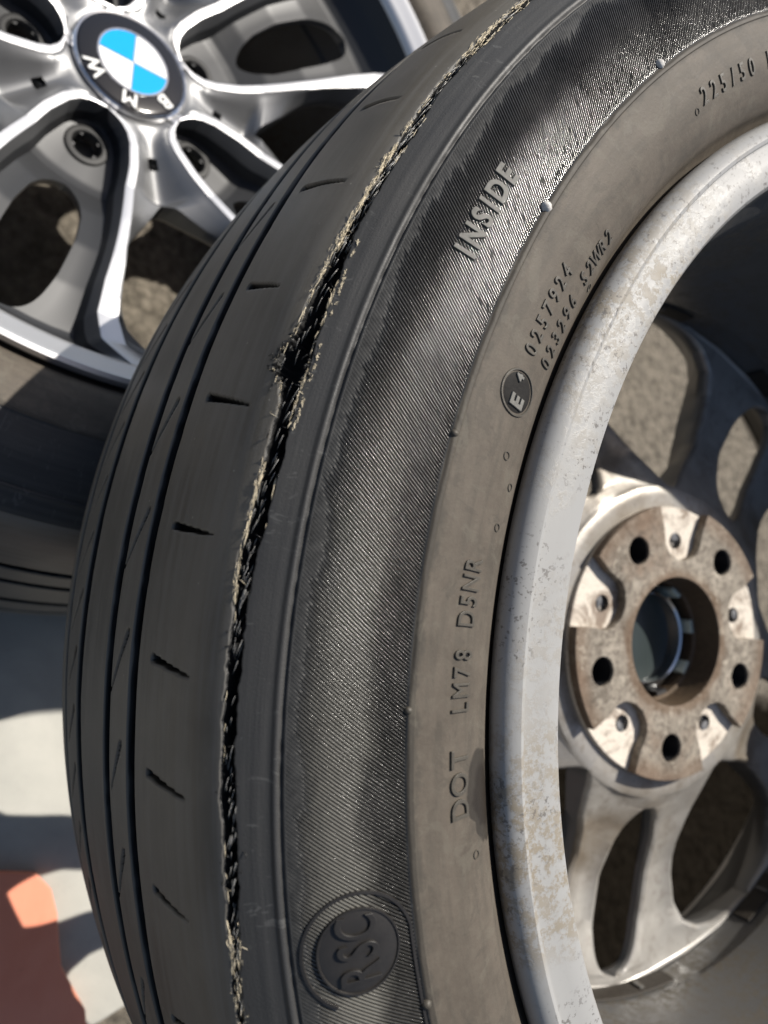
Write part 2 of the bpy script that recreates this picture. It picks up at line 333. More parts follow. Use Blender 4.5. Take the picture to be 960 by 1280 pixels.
def slit(th, s, a, w, d):                            # a = (th0, s0, th1, s1); w half width mm, d depth
    u0, v0, u1, v1 = math.radians(a[0]) * 324, a[1], math.radians(a[2]) * 324, a[3]
    u = np.radians(th) * 324; L2 = (u1 - u0) ** 2 + (v1 - v0) ** 2
    t = np.clip(((u - u0) * (u1 - u0) + (s - v0) * (v1 - v0)) / L2, 0, 1)
    dist = np.hypot(u - (u0 + t * (u1 - u0)), s - (v0 + t * (v1 - v0)))
    ww = w * (1 - .65 * t); return -d * (1 - .75 * t ** 1.5) * (1 - sst(ww * .55, ww, dist))
SH = [(-62.3,133.5,-61.1,110.6),(-56.13,133.8,-54.9,110.6),(-49.78,135.0,-48.76,109.7),(-43.27,135.0,-42.52,115.4),(-36.84,132.7,-36.12,109.1),(-30.3,132.7,-29.97,110.8),(-23.97,133.8,-23.6,112.6),(-18.6,133.8,-18.31,112.7),(-13.21,132.7,-12.87,113.5),(-6.84,133.8,-7.6,115.4),(-.6,133.8,-.9,113.5)]
SM = [(-49.9,155.4,-47.2,165),(-43.53,155.4,-40.83,165.0),(-37.11,155.4,-34.25,165.0),(-31.11,153.9,-28.02,165.0),(-24.8,153.9,-21.62,165.0),(-19.17,155.4,-16.63,163.5),(-13.74,155.4,-10.91,165.0),(-6.93,156.3,-4.18,165.0),(-.8,155.4,2,165)]
SL = [(-33.45 + 3.62 * k, 219.4, -31.0 + 3.62 * k, 231) for k in range(-9, 12)]
TEAR = np.array([(-90,98.6,97.6),(-72,98.8,97.0),(-64.51,99.27,96.9),(-60.03,99.4,96.6),(-55.58,100.2,97.6),(-51.96,99.4,96.2),(-48.58,99.9,96.6),(-45.54,100.45,97.0),(-44.15,100.55,96.2),(-42.34,101.6,95.6),(-40.62,101.5,94.95),(-39.35,102.4,94.95),(-38.7,104.9,94.7),(-38.11,105.6,94.44),(-37.75,104.6,94.6),(-37.31,101.4,94.95),(-36.52,99.9,94.95),(-34.98,99.27,94.95),(-33.47,99.27,94.6),(-31.97,99.9,94.95),(-30.5,99.9,95.2),(-29.04,100.6,96.2),(-26.93,99.9,96.3),(-25.54,99.9,96.3),(-23.82,99.9,96.3),(-22.11,99.9,96.5),(-20.75,99.9,96.5),(-18.71,99.9,96.2),(-17.01,99.4,96.0),(-15.3,99.4,96.0),(-13.58,99.4,96.5),(-11.83,99.9,97.6),(-10.41,100.2,98.0),(-9.04,100.3,98.3),(0,99.6,99.0),(6,99,98.9)])
def tear_edges(th):
    o = np.interp(th, TEAR[:, 0], TEAR[:, 1]); i = np.interp(th, TEAR[:, 0], TEAR[:, 2])
    j = (vnoise(th * 3, 1) - .5) * .7 + (vnoise(th * 15, 2) - .5) * .22
    k = (vnoise(th * 2.6, 3) - .5) * .6 + (vnoise(th * 13, 4) - .5) * .22
    big = ((th > -40.2) & (th < -37.2)) * (vnoise(th * 14, 5) - .5) * 2.6
    return o + j + big, i + k

def build_tyre(parent, torn, arc, dth, coarse=1.5):
    a0, a1 = arc
    th = np.r_[np.arange(a0, a1, dth), np.arange(a1, a0 + 360, coarse)]
    seg = []
    def add(x0, x1, st): seg.append(np.linspace(x0, x1, max(2, int(round((x1 - x0) / st)) + 1))[:-1])
    f = 1.0 if torn else 2.2
    add(PL[0], 30, 1.0); add(30, 52, 1.6); add(52, 56.5, .3); add(56.5, 84.5, 1.4 if torn else 1.4); add(84.5, 88.5, .25 * f); add(88.5, 92, .7 * f)
    base = np.concatenate(seg); seg = []
    nt_ = 22
    if torn:
        tt = np.concatenate([np.linspace(-3.2, -1, 12)[:-1], np.array([-1, -.97, -.9, -.75, -.45, 0, .45, .75, .9, .97]), np.linspace(1, 3.2, 12)])
    rest = []
    add(106.5 if torn else 92, 143.0, (.5 if torn else 1.6)); add(143.0, 150.6, .28); add(150.6, 164.8, .7 * f); add(164.8, 173.0, .28)
    add(173.0, 204.2, 1.6); add(204.2, 214.9, .35); add(214.9, 235.8, .8 * f); add(235.8, 244.2, .4); add(244.2, 262, 2); add(262, PL[-1], 4); seg.append(np.array([PL[-1]]))
    rest = np.concatenate(seg)
    N = len(th)
    if torn:
        eo, ei = tear_edges(th); c = (eo + ei) / 2; h = np.maximum((eo - ei) / 2, .22)
        fade = sst(-94, -84, th) * (1 - sst(1, 6, th)); h = h * fade + .02
        S = np.empty((N, len(base) + len(tt) + len(rest))); D = np.zeros_like(S)
        S[:, :len(base)] = base; k0 = len(base); S[:, -len(rest):] = rest
        inn = np.abs(tt) <= 1
        for j, t in enumerate(tt):
            if abs(t) <= 1: S[:, k0 + j] = c + t * h
            elif t < 0: w = (-t - 1) / 2.2; S[:, k0 + j] = (c - h) * (1 - w) + 92.4 * w
            else: w = (t - 1) / 2.2; S[:, k0 + j] = (c + h) * (1 - w) + 106.2 * w
        big = (th > -40.4) & (th < -37.0)
        for j, t in enumerate(tt):
            e = abs(t)
            if e < 1: D[:, k0 + j] = -fade * np.minimum(h * 6, 1) * np.interp(e, [0, .45, .75, .9, .97, 1], [11, 9.5, 6.5, 3.2, 1.1, .1])
            else: D[:, k0 + j] = fade * (.12 + .35 * vnoise(th * 5, 20 + (t > 0))) * np.exp(-(e - 1) * 5)
    else:
        S = np.tile(np.r_[base, rest], (N, 1)); D = np.zeros_like(S)
    TH = np.tile(th[:, None], (1, S.shape[1]))
    for g, w, d in GROOVES:
        D += -d * (1 - sst(w * .80, w * 1.02, np.abs(S - g + .25 * (vnoise(TH * .8, g) - .5))))
    for lst, w, d in ((SH, 1.25, 3.0), (SM, 1.15, 4.5), (SL, 1.6, 4.5)):
        for a in lst:
            m = (th > min(a[0], a[2]) - 1.2) & (th < max(a[0], a[2]) + 1.2)
            if m.any(): D[m] = np.minimum(D[m], slit(TH[m], S[m], a, w, d))
    # raised brown band, edge, recess under the ribbed band, mould line
    D += .55 * (1 - sst(54.2, 55.3, S + .5 * (vnoise(TH * .9, 8) - .5) + .7 * (vnoise(TH * .23, 9) - .5)))
    if torn: D -= 1.05 * sst(55.2, 56.2, S) * (1 - sst(83.4, 84.6, S))
    D += .55 * np.exp(-((S - 87.0) / .9) ** 2) - .9 * np.exp(-((S - 85.6) / .38) ** 2) * (.6 + .6 * vnoise(TH * 2, 11))
    # tread wear waviness
    D += .25 * (vnoise2(TH * .25, S * .05, 3) - .5) * sst(100, 115, S)
    P = on_tyre(TH, S, D)
    U = np.stack([np.where(TH > 180, TH - 360, TH) * 5.0, S], -1)
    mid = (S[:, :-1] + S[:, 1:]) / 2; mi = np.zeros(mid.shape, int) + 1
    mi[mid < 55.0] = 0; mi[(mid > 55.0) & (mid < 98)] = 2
    if torn:
        mi[:, k0 + 11:k0 + 11 + 10] = 3
    o = grid(P, 'tyre', parent, (M_SIDE, M_TREAD, M_SHO, M_BLK), closed_u=True, uv=U, mi=mi)
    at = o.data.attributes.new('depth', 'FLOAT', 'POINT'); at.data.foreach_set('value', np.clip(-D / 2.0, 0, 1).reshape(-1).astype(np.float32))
    return o

def conform_text(txt, th0, s0, size, name, parent, mat, h=.45, squash=1.0, space=1.15, bold=0.0, lean=0.0, base=.5, align='CENTER'):
    cu = bpy.data.curves.new('tmp', 'FONT'); cu.body = txt; cu.size = size; cu.align_x = align; cu.align_y = 'CENTER'
    cu.space_character = space; cu.offset = bold; cu.extrude = h / 2; cu.bevel_depth = .12; cu.bevel_resolution = 1; cu.shear = lean; cu.resolution_u = 5
    t = bpy.data.objects.new('tmp', cu); COL.objects.link(t); bpy.context.view_layer.update()
    me = bpy.data.meshes.new_from_object(t.evaluated_get(bpy.context.evaluated_depsgraph_get()))
    bpy.data.objects.remove(t); bpy.data.curves.remove(cu)
    n = len(me.vertices); co = np.empty(n * 3, np.float32); me.vertices.foreach_get('co', co); co = co.reshape(-1, 3)
    r0 = prof(s0)[0]
    P = on_tyre(th0 - np.degrees(co[:, 0] * squash / r0), s0 + co[:, 1], co[:, 2] + h / 2 + base)
    me.vertices.foreach_set('co', (P * .001).astype(np.float32).reshape(-1)); me.materials.clear(); me.name = name; me.update()
    return link(me, name, parent, (mat,), True, 30)
def conform_ring(th0, s0, r0, r1, h0, h1, name, parent, mat, n=64, a0=0, a1=360, disc=False, tail=None):
    full = a1 - a0 >= 360; a = np.radians(np.linspace(a0, a1, n, endpoint=not full)); w = r1 - r0
    pr = np.array([(r0, h0), (r0 + w * .25, h1), (r0 + w * .75, h1), (r1, h0)]) if not disc else np.array([(.01, h1), (r1 * .5, h1), (r1 * .93, h1), (r1, h1 - .25), (r1 + .02, h0)])
    rr = prof(s0)[0]
    X = np.outer(np.cos(a), pr[:, 0]); Y = np.outer(np.sin(a), pr[:, 0]); H = np.tile(pr[:, 1], (n, 1))
    if tail is not None:
        ts = np.linspace(1, .02, 24)[:, None]; X = np.vstack([X[0] - tail[0] * ts, X]); Y = np.vstack([Y[0] + tail[1] * ts, Y]); H = np.vstack([np.repeat(H[:1], 24, 0), H])
    P = on_tyre(th0 - np.degrees(X / rr), s0 + Y, H)
    return grid(P, name, parent, (mat,), closed_u=full and tail is None, sharp=35, uv=np.stack([th0 * 5 + X, s0 + Y], -1))

# ---------------------------------------------------------------- alloy wheel (z towards its outer face; U recesses at 0,72,...)
def LERP(x, t): a = np.array(t, float); return np.interp(x, a[:, 0], a[:, 1])
def build_spokes(root, u0, mats):
    rs = np.unique(np.round(np.r_[np.linspace(36.6, 60, 34), np.linspace(60, 90, 18), np.linspace(90, 108, 22), np.linspace(108, 185, 36), np.linspace(185, 203, 26), np.linspace(203, 221, 14)], 3))
    mm = lambda r, x: np.degrees(x / r)
    n = len(rs)
    def cap(x, lo, hi, p): q = np.clip((x - lo) / (hi - lo), 0, 1); return (1 - np.abs(2 * q - 1) ** p) ** .5
    a = cap(rs, 97, 198, 8) * LERP(rs, [(97, 4.5), (106, 6.2), (118, 7.4), (136, 7.4), (165, 6.2), (182, 5.0), (192, 4.2), (198, 3.6)])
    b = np.where((rs > 90) & (rs < 202.5), LERP(rs, [(90, 0), (92, 2.6), (96, 5), (105, 9), (118, 14), (130, 17), (150, 18.8), (170, 18.6), (185, 16.8), (194, 13.5), (199, 9.5), (201.5, 5), (202.5, 0)]), 0)
    e = 36 - b
    rho = np.where(rs > 40.5, LERP(rs, [(40.5, 0), (41, 4.5), (42.5, 9), (45, 13), (50, 17), (58, 18.8), (75, 18.6), (94, 16.8), (134, 14.8), (167, 13), (190, 12.4), (206.5, 13.2), (221, 17)]), 0)
    R = LERP(rs, [(36, 60), (40, 62), (60, 65), (92, 69), (120, 76), (150, 82), (190, 88), (206.5, 93), (221, 102.6)])
    B = LERP(rs, [(36, 38.5), (80, 38.5), (86, 38.5), (92, 40), (110, 49), (140, 59), (170, 62), (200, 60.5), (203, 60.5), (207, 68), (214, 78), (221, 93)])
    FL = np.maximum(LERP(rs, [(36, 42), (75, 42), (92, 43), (120, 50), (160, 59), (190, 65), (200, 69), (212, 80), (220, 97), (221, 101)]), B + 7)
    cols = []; hs = []; kind = []
    op = sst(0, 7, np.radians(rho) * rs)              # how far the recess has opened
    ridge_w = mm(rs, LERP(rs, [(36, 5.0), (140, 5.8), (206, 13), (221, 19)])); dip = LERP(rs, [(36, 0), (42, 2), (60, 10), (90, 22)]); edge_floor = np.where(rs > 200, FL, B + LERP(rs, [(90, 20), (120, 9), (200, 9)]))
    w1 = np.minimum(mm(rs, LERP(rs, [(40, 2.5), (90, 4), (206, 6)])), np.maximum(rho - a, 0) * .6)
    ft = np.maximum(rho - w1, a)
    def C(t, h, k): cols.append(np.clip(t, a, e)); hs.append(h); kind.append(k)
    fh = R + (FL - R) * op
    rad = mm(rs, .9)
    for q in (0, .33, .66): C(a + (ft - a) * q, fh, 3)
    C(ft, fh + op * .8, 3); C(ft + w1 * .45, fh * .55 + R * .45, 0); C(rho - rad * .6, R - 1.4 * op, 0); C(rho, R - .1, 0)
    C(rho + rad * .4, R, 1); C(rho + ridge_w * .5, R + .15, 1); C(rho + ridge_w, R, 1); C(rho + ridge_w + rad, R - .9 * sst(0, 3, e - rho - ridge_w), 0)
    t0 = np.minimum(rho + ridge_w + rad, e)
    hub = sst(96, 88, rs) if False else (1 - sst(84, 94, rs))
    for q in (.15, .35, .55, .75, .9, 1.0):
        drop = np.sin(q * math.pi / 2) ** 1.3
        hh_hub = R - dip * drop
        hh_w = R + (edge_floor - R) * (q ** .8)
        C(t0 + (e - t0) * q, hh_hub * hub + hh_w * (1 - hub), 0)
    oe = sst(0, 1.5, b); oa = sst(0, 1.5, a)
    C(e, B + 3.0 * oe, 0)
    C(e - mm(rs, 1.0), B + .9 * oe, 2); C(e - mm(rs, 3.2), B, 2)
    for q in (.75, .5, .25): C(a + (e - a) * q, B + 2.2 * (1 - hub) * math.sin(math.pi * q) * np.minimum(oe + oa, 1), 2)
    C(a + mm(rs, 3.2), B, 2); C(a + mm(rs, 1.0), B + .8 * oa, 2); C(a, B + 3.0 * oa, 0)
    T = np.stack(cols, 1); H = np.stack(hs, 1); m = T.shape[1]
    # keep the bottom columns ordered
    for j in range(m):
        pass
    kd = np.array(kind); mi = np.zeros((n - 1, m), int)
    for j in range(m):
        k = 3 if kd[j] == 3 else 1 if kd[j] == 1 and kd[(j + 1) % m] == 1 else (2 if kd[j] == 2 or kd[(j + 1) % m] == 2 else 0)
        mi[:, j] = k
    rc = (rs[:-1] + rs[1:]) / 2
    pol = [j for j in range(m) if kd[j] != 2 and kd[(j + 1) % m] != 2]
    meshes = []
    for sgn in (1, -1):
        t = np.radians(T * sgn); P = np.stack([rs[:, None] * np.cos(t), rs[:, None] * np.sin(t), H], -1)
        # leave room for the bolt hole and for the pin hole
        ctr = (P[:-1] + P[1:]) / 2; ctr = (ctr + np.roll(ctr, -1, 1)) / 2
        d1 = np.hypot(ctr[..., 0] - 60, ctr[..., 1]); px, py = 62 * math.cos(math.radians(36)), sgn * 62 * math.sin(math.radians(36))
        d2 = np.hypot(ctr[..., 0] - px, ctr[..., 1] - py)
        keep = ~((d1 < 9.0) | ((d2 < 4.0) & (ctr[..., 2] > 45)))
        o = grid(P, 'spoke', root, mats, closed_v=True, mi=mi, flip=(sgn < 0), sharp=38, keep=keep)
        meshes.append(o)
    for k in range(5):
        for j, s0 in enumerate(meshes):
            o = s0 if k == 0 else s0.copy()
            if k: COL.objects.link(o); o.parent = root
            o.rotation_euler = (0, 0, math.radians(u0 + 72 * k))
    # bolt seats, pin holes
    seat = None
    for k in range(5):
        if k == 0:
            seat = lathe([(13.4, 45.4), (13.0, 46.9), (12.2, 47.3), (9.6, 47.1), (8.6, 46.0), (8.2, 38.8)], 'bolt_seat', root, (M_SEAT,), 40)
            pin = lathe([(6.5, 47.5), (6.0, 51.0), (4.6, 51.6), (4.2, 50.5), (4.0, 36), (.1, 35.5)], 'pin_hole', root, (mats[0],), 24)
            a_, b_ = seat, pin
        else:
            a_ = seat.copy(); b_ = pin.copy(); COL.objects.link(a_); COL.objects.link(b_); a_.parent = b_.parent = root
        an = math.radians(u0 + 72 * k); a_.location = (.060 * math.cos(an), .060 * math.sin(an), 0)
        an += math.radians(36); b_.location = (.062 * math.cos(an), .062 * math.sin(an), 0)
def build_rim(root, dirty):
    # inner flange the camera sees on the near wheel has negative z
    inner = [(222,-95),(229,-99.5),(233.5,-100.5),(236.2,-103.5),(236.8,-106.5),(235.8,-109.4),(233.8,-111.2),(231.6,-111.9),(230.4,-111.5),(229.9,-110.6),(229.2,-110.5),(224,-110.9),(219,-110.8),(217,-110.2),(215.6,-108.4),(214.6,-104),(212,-94),(207.5,-86),(205,-76),(203.2,-60),(201.5,-20),(200.0,20),(199.4,36),(199.6,38.4),(202.2,39.4),(203.0,44),(203.2,61)]
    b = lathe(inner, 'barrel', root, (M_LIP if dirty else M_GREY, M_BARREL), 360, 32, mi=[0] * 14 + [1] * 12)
    outer = [(219.6,99),(220.4,102.2),(222,104.2),(224,105.5),(228,107.4),(231,109.6),(233.5,110.8),(236,110.2),(237,107.5),(236.4,105),(232,101),(226,98)]
    lathe(outer, 'outer_flange', root, (M_POL,), 360, 32)
    lathe([(203.2, 60.4), (206.4, 66)], 'spoke_ring', root, (M_BACK,), 240, 32)
    lathe([(226, 98), (222, 92), (206.8, 62), (206, -60), (222, -95)], 'drop_centre', root, (M_BARREL,), 180, 32)

# ---------------------------------------------------------------- setting
def ground():
    x = np.r_[-8, -4, -2.2, -1.3, np.arange(-.8, 1.6, .0042), 2.2, 4, 8]; y = np.r_[-8, -4, -2.2, -1.4, np.arange(-1.0, 1.3, .0042), 2.2, 4, 8]
    X, Y = np.meshgrid(x, y, indexing='ij')
    Z = .0022 * (vnoise2(X * 190, Y * 190, 1) - .5) * 2 + .0020 * (vnoise2(X * 95 + 3, Y * 95, 2) - .5) * 2 + .002 * (vnoise2(X * 30, Y * 30, 3) - .5)
    m = (np.abs(X - .4) < 1.25) & (np.abs(Y - .15) < 1.2); Z = np.where(m, Z, 0)
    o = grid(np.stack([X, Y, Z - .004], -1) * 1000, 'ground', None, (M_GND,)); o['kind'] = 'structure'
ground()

def prism(pts, z0, z1, name, parent, mats, bev=.0015):
    o = extrude_shape([[(x * 1000, y * 1000) for x, y in pts]], z0 * 1000, z1 * 1000, name, parent, mats, bev * 1000); return o
M_PALE = mat_sheet('pale_grey_panel', (.32, .315, .285), (.40, .39, .35), .5)
M_RED = mat_sheet('orange_red_panel', (.72, .24, .14), (.78, .29, .18), .5)
o = prism([(-.32,-.60),(.062,-.585),(.103,-.573),(.135,-.560),(.30,-.50),(.26,-.20),(-.05,-.12),(-.30,-.2)], .001, .009, 'pale_panel', None, (M_PALE,))
o['label'] = 'pale grey painted panel lying on the ground at lower left, crossed by shadow bands'; o['category'] = 'panel'
pr = o
red = prism([(-.06,-.66),(.0,-.62),(.092,-.582),(.088,-.562),(.070,-.535),(.064,-.505),(.0585,-.490),(.048,-.4795),(.020,-.4765),(-.05,-.472)], .0095, .019, 'red_panel', None, (M_RED,))
red['label'] = 'orange red plastic panel with rounded edge lying on the pale grey panel'; red['category'] = 'panel'

# ---------------------------------------------------------------- near wheel (torn tyre), inner side towards the camera
def empty(name, mat, label):
    o = bpy.data.objects.new(name, None); COL.objects.link(o); o.empty_display_size = .1; o.matrix_world = mat
    o['label'] = label; o['category'] = 'wheel'; o['group'] = 'car wheels with tyres lying on the ground'; return o
MW1 = Matrix([[-0.870449, 0.474445, -0.131228, 0.293307], [-0.43979, -0.869287, -0.225667, -0.353389], [-0.221141, -0.138719, 0.965326, 0.356813], [0, 0, 0, 1]])
MW2 = Matrix([[-0.830328, -0.557275, 0.0, 0.0], [0.557275, -0.830328, 0.0, 0.0], [0, 0, 1.0, 0.118], [0, 0, 0, 1]])
w1 = empty('car_wheel', MW1, 'near wheel showing its dirty inner side, black tyre torn open by a long split')
ty = build_tyre(w1, True, (-92, 14), .09)
# ribbed band -----------------------------------------------------
def ribbed_band(parent):
    pitch = .2; a0, a1 = -93.0, 15.0; nr_ = int((a1 - a0) / pitch)
    f = np.array([0, .24, .36, .58, .84]); hh = np.array([-1, -1, -.06, .03, -.05])
    col = (a0 + (np.arange(nr_)[:, None] + f[None]) * pitch).reshape(-1); hp = np.tile(hh, nr_)
    s = np.r_[np.linspace(55.0, 56.0, 3), np.linspace(56.5, 76, 30), np.linspace(76.6, 84.6, 20)]
    S, A = np.meshgrid(s, col); HP = np.tile(hp[:, None], (1, len(s)))
    rr = prof(S)[0]
    TH = A - np.degrees(.75 * (S - 55) / 285)
    worn = 80.6 + 2.2 * (vnoise(TH * .7, 31) - .5) + 1.3 * (vnoise(TH * 2.3, 32) - .5) + 1.0 * (vnoise2(TH * 5, S * .8, 33) - .5)
    rid = (np.arange(len(col)) // len(f)); jit = np.random.RandomState(3).normal(0, .35, nr_ + 1)[rid] + np.repeat(np.convolve(np.random.RandomState(4).normal(0, 1.5, nr_ + 8), np.ones(9) / 9, 'same')[:nr_], len(f))
    worn = 80.6 + 2.4 * (vnoise(TH * .33, 31) - .5) + jit[:, None]
    live = 1 - sst(-2.6, 1.6, S - worn)
    # shallow ribs still faintly visible past the worn edge
    amp = .95 * live + .035
    start = sst(54.9, 55.9, S)
    # scratch across the ribs and stepped offset along it
    sc = np.abs(TH + 34.4 - (72 - S) * .037 * -1 * -1) ; scm = np.exp(-(sc / .12) ** 2) * ((S > 58) & (S < 73))
    # thin rubber flash where ribs are torn
    H = HP * amp * start * (1 - scm * .35) + .05 * live * (vnoise2(TH * 9, S * 1.1, 5) - .5) - .12 * (1 - start)
    H += .10 * (1 - live) * (.3 + .3 * vnoise2(TH * 2, S * .5, 6)) * (1 - sst(83.2, 84.6, S))
    keep = None
    # keep the band clear of the round medallion
    P = on_tyre(TH, S, H)
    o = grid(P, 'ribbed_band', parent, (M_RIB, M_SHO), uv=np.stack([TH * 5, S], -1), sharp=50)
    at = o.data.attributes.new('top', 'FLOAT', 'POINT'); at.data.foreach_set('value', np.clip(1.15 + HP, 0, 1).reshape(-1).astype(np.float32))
    at = o.data.attributes.new('live', 'FLOAT', 'POINT'); at.data.foreach_set('value', (1 - sst(-2.0, 1.4, S - worn + 1.2 * (vnoise2(TH * 14, S * 1.2, 71) - .5))).reshape(-1).astype(np.float32))
    return o
ribbed_band(ty)
# lettering -------------------------------------------------------
def arc_text(txt, th_a, th_b, s, size, mat, h=.42, **kw):       # places characters one by one between two angles
    n = len(txt)
    for k, ch in enumerate(txt):
        if ch == ' ': continue
        t = th_a + (th_b - th_a) * (k / (n - 1) if n > 1 else 0)
        conform_text(ch, t, s if not callable(s) else s(t), size, 'letter', ty, mat, h, **kw)
M_L2 = M_SIDE
arc_text('DOT', -16.95, -19.8, 38.4, 8.4, M_LET, .55, squash=.9, bold=.0)
arc_text('LM78', -22.65, -25.65, 38.6, 8.4, M_LET, .55, squash=.66, bold=.0)
arc_text('D5NR', -27.7, -30.8, 38.9, 8.4, M_LET, .55, squash=.72, bold=.0)
arc_text('0257924', -44.75, -50.9, 38.8, 6.6, M_LET, .42, lean=-.12, squash=.85, bold=.0)
arc_text('023296 S2WR2', -44.9, -56.0, 31.0, 6.6, M_LET, .42, lean=-.12, squash=.78, bold=.0)
arc_text('225/50 R17', -71.2, -83.2, 39.2, 7.8, M_LET, .42, lean=-.1, squash=.85, bold=.0)
for ch_, t_ in (('I', -47.15), ('N', -48.25), ('S', -49.5), ('I', -50.45), ('D', -51.5), ('E', -52.75)):
    conform_text(ch_, t_, 68.6, 8.8, 'letter', ty, M_SHO2, .3, squash=.88, bold=.22, base=.1)
# approval mark: raised ring, sunk-looking dark disc, letter and figure
conform_ring(-41.75, 38.2, 5.9, 6.7, .4, .95, 'mark_ring', ty, M_LET)
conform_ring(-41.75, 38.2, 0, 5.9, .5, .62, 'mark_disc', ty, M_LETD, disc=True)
conform_text('E', -41.15, 37.6, 6.8, 'letter', ty, M_SHO2, .45, bold=.2, base=.6)
conform_text('4', -42.62, 39.4, 3.6, 'letter', ty, M_SHO2, .4, bold=.12, base=.6)
# round medallion with its ring
M_MED = mat_plain('smooth_dark_rubber', (.022, .020, .018), .42, 0, .5, .2, 200)
md = conform_ring(-11.45, 69.5, 0, 10.2, -.9, .3, 'medallion', ty, M_MED, 96, disc=True)
conform_ring(-11.45, 69.5, 9.5, 10.3, .1, .62, 'medallion_rim', ty, M_MED, 96)
conform_ring(-11.45, 69.5, 12.9, 14.3, -.7, .35, 'medallion_ring', ty, M_MED, 72, -80, 150, tail=(60, -.5))
for ch, dx in (('R', -5.6), ('S', .1), ('C', 5.6)):
    conform_text(ch, -11.45 - math.degrees(dx / 285), 69.3, 14.0, 'letter', ty, M_MED, .5, squash=.62, lean=.08, base=.3)
# small mould circles, rubber nubs and crumbs
for t, s, r in ((-52.4,25.5,1.3),(-37.83,35.3,1.3),(-36.2,30.0,1.2),(-33.44,32.2,1.2),(-13.95,33.3,1.2),(-69.9,36.6,1.2)):
    conform_ring(t, s, r * .72, r, .5, .82, 'mould_circle', ty, M_LET, 24)
def blob(th, s, r, h, name, mat, seed):
    n = 10; rows = []
    for i, ph in enumerate(np.linspace(0.02, math.pi / 2, 5)):
        a = np.linspace(0, 2 * math.pi, n, endpoint=False); q = r * math.sin(ph) * (1 + .3 * (vnoise(a * 2.2 + i, seed) - .5)); rows.append(np.stack([q * np.cos(a), q * np.sin(a), np.full(n, h * math.cos(ph))], -1))
    A = np.array(rows).transpose(1, 0, 2); P = on_tyre(th - np.degrees(A[..., 0] / 280), s + A[..., 1], A[..., 2])
    return grid(P, name, ty, (mat,), closed_u=True)
M_NUB = mat_plain('pale_rubber_nub', (.55, .53, .5), .6, 0, .4, .4, 900)
for k, (t, s, r, m) in enumerate(((-52.86,54.9,1.7,M_NUB),(-68.14,56.0,1.5,M_NUB),(-37.52,54.3,1.1,M_LET),(-22.7,55.0,1.1,M_LET),(-7.6,55.0,1.3,M_LET))):
    blob(t, s, r, r * 1.0, 'rubber_nub', m, k)
M_WET = mat_plain('wet_dark_rubber', (.008, .008, .008), .06)
for k, (t, s, r) in enumerate(((-25.62,40.3,1.0),(-25.62,37.2,1.05),(-30.95,40.7,.95))): blob(t, s, r, .75, 'water_drop', M_WET, 40 + k)
# cords, frayed fibre and torn crumbs in the split ----------------
def edge_at(t): o, i = tear_edges(np.array([t])); return float(o[0]), float(i[0])
cords = []
for k in range(430):
    t = rng.uniform(-66, -8.5); o, i = edge_at(t)
    if o - i < 1.2: continue
    dens = .25 + .65 * (-56 < t < -44) + .65 * (-33 < t < -24) + .4 * (t > -22)
    if rng.rand() > dens: continue
    q = rng.uniform(0, .6); s0 = i + (o - i) * (1 - q) * .95; ln = rng.uniform(1.6, 4.2)
    h0 = -rng.uniform(.5, 2.8); h1 = min(h0 + rng.uniform(.8, 3.2), .3)
    s1 = max(s0 - ln * .45, i - .1)
    cords.append((on_tyre([t, t - np.degrees(ln * .45 / 310), t - np.degrees(ln / 310)], [s0, (s0 + s1) / 2, s1], [h0, (h0 + h1) / 2 + .15, h1]), rng.uniform(.03, .065)))
c = tubes(cords, 'frayed_cord', ty, (M_CORD,)); c['kind'] = 'stuff'
M_STRAND = mat_plain('dark_shiny_cord', (.03, .03, .03), .25, 0, .6)
dk = []
for k in range(260):
    t = rng.uniform(-66, -8.5); o, i = edge_at(t); sd = rng.rand() < .5
    s0 = (o - .3 if sd else i + .3) + rng.normal(0, .3); h0 = -rng.uniform(.2, 3)
    a = rng.uniform(-1, 1); dk.append((on_tyre([t, t + .2 * a, t + .35 * a], [s0, s0 + rng.normal(0, .4), s0 + rng.normal(0, .7)], [h0, h0 + rng.uniform(.2, 1.0), h0 + rng.uniform(.4, 1.8)]), rng.uniform(.04, .10)))
c = tubes(dk, 'torn_strand', ty, (M_STRAND,), 3); c['kind'] = 'stuff'
fib = []
def fuzz(t0, t1, side, n, spread=.45, out=.5):
    for k in range(n):
        t = rng.uniform(t0, t1); cl = vnoise(t * 3.0, 51) * vnoise(t * .9, 52)
        if rng.rand() > (.02 + 2.2 * cl ** 1.7) * (.8 if t < -46 else .6): continue
        o, i = edge_at(t); s0 = (o if side > 0 else i) + rng.normal(0, spread * .55) - side * .2; p = [[t, s0, rng.uniform(-.6, .05)]]
        dt = rng.choice([-1, 1]) * rng.uniform(.08, .26); wild = rng.rand() < .18
        for j in range(3):
            q = p[-1]; p.append([q[0] + dt * (.3 if wild else 1), q[1] + rng.normal(0, .5 if wild else .12), min(q[2] + rng.uniform(-.12, .3), out + (.4 if wild else 0))])
        p = np.array(p); fib.append((on_tyre(p[:, 0], p[:, 1], p[:, 2]), rng.uniform(.04, .12)))
fuzz(-66, -56, 1, 900, .7); fuzz(-66, -56, -1, 500, .6); fuzz(-57, -46, 1, 1000, .45); fuzz(-57, -50, -1, 200, .5); fuzz(-46, -44.6, 1, 420, .9, 1.2)
fuzz(-45, -37.5, 1, 520, .35); fuzz(-42.5, -35.5, -1, 620, .35); fuzz(-37.5, -33, 1, 90, .3); fuzz(-33, -26.5, 1, 380, .35); fuzz(-28.2, -27.6, 1, 90, .5)
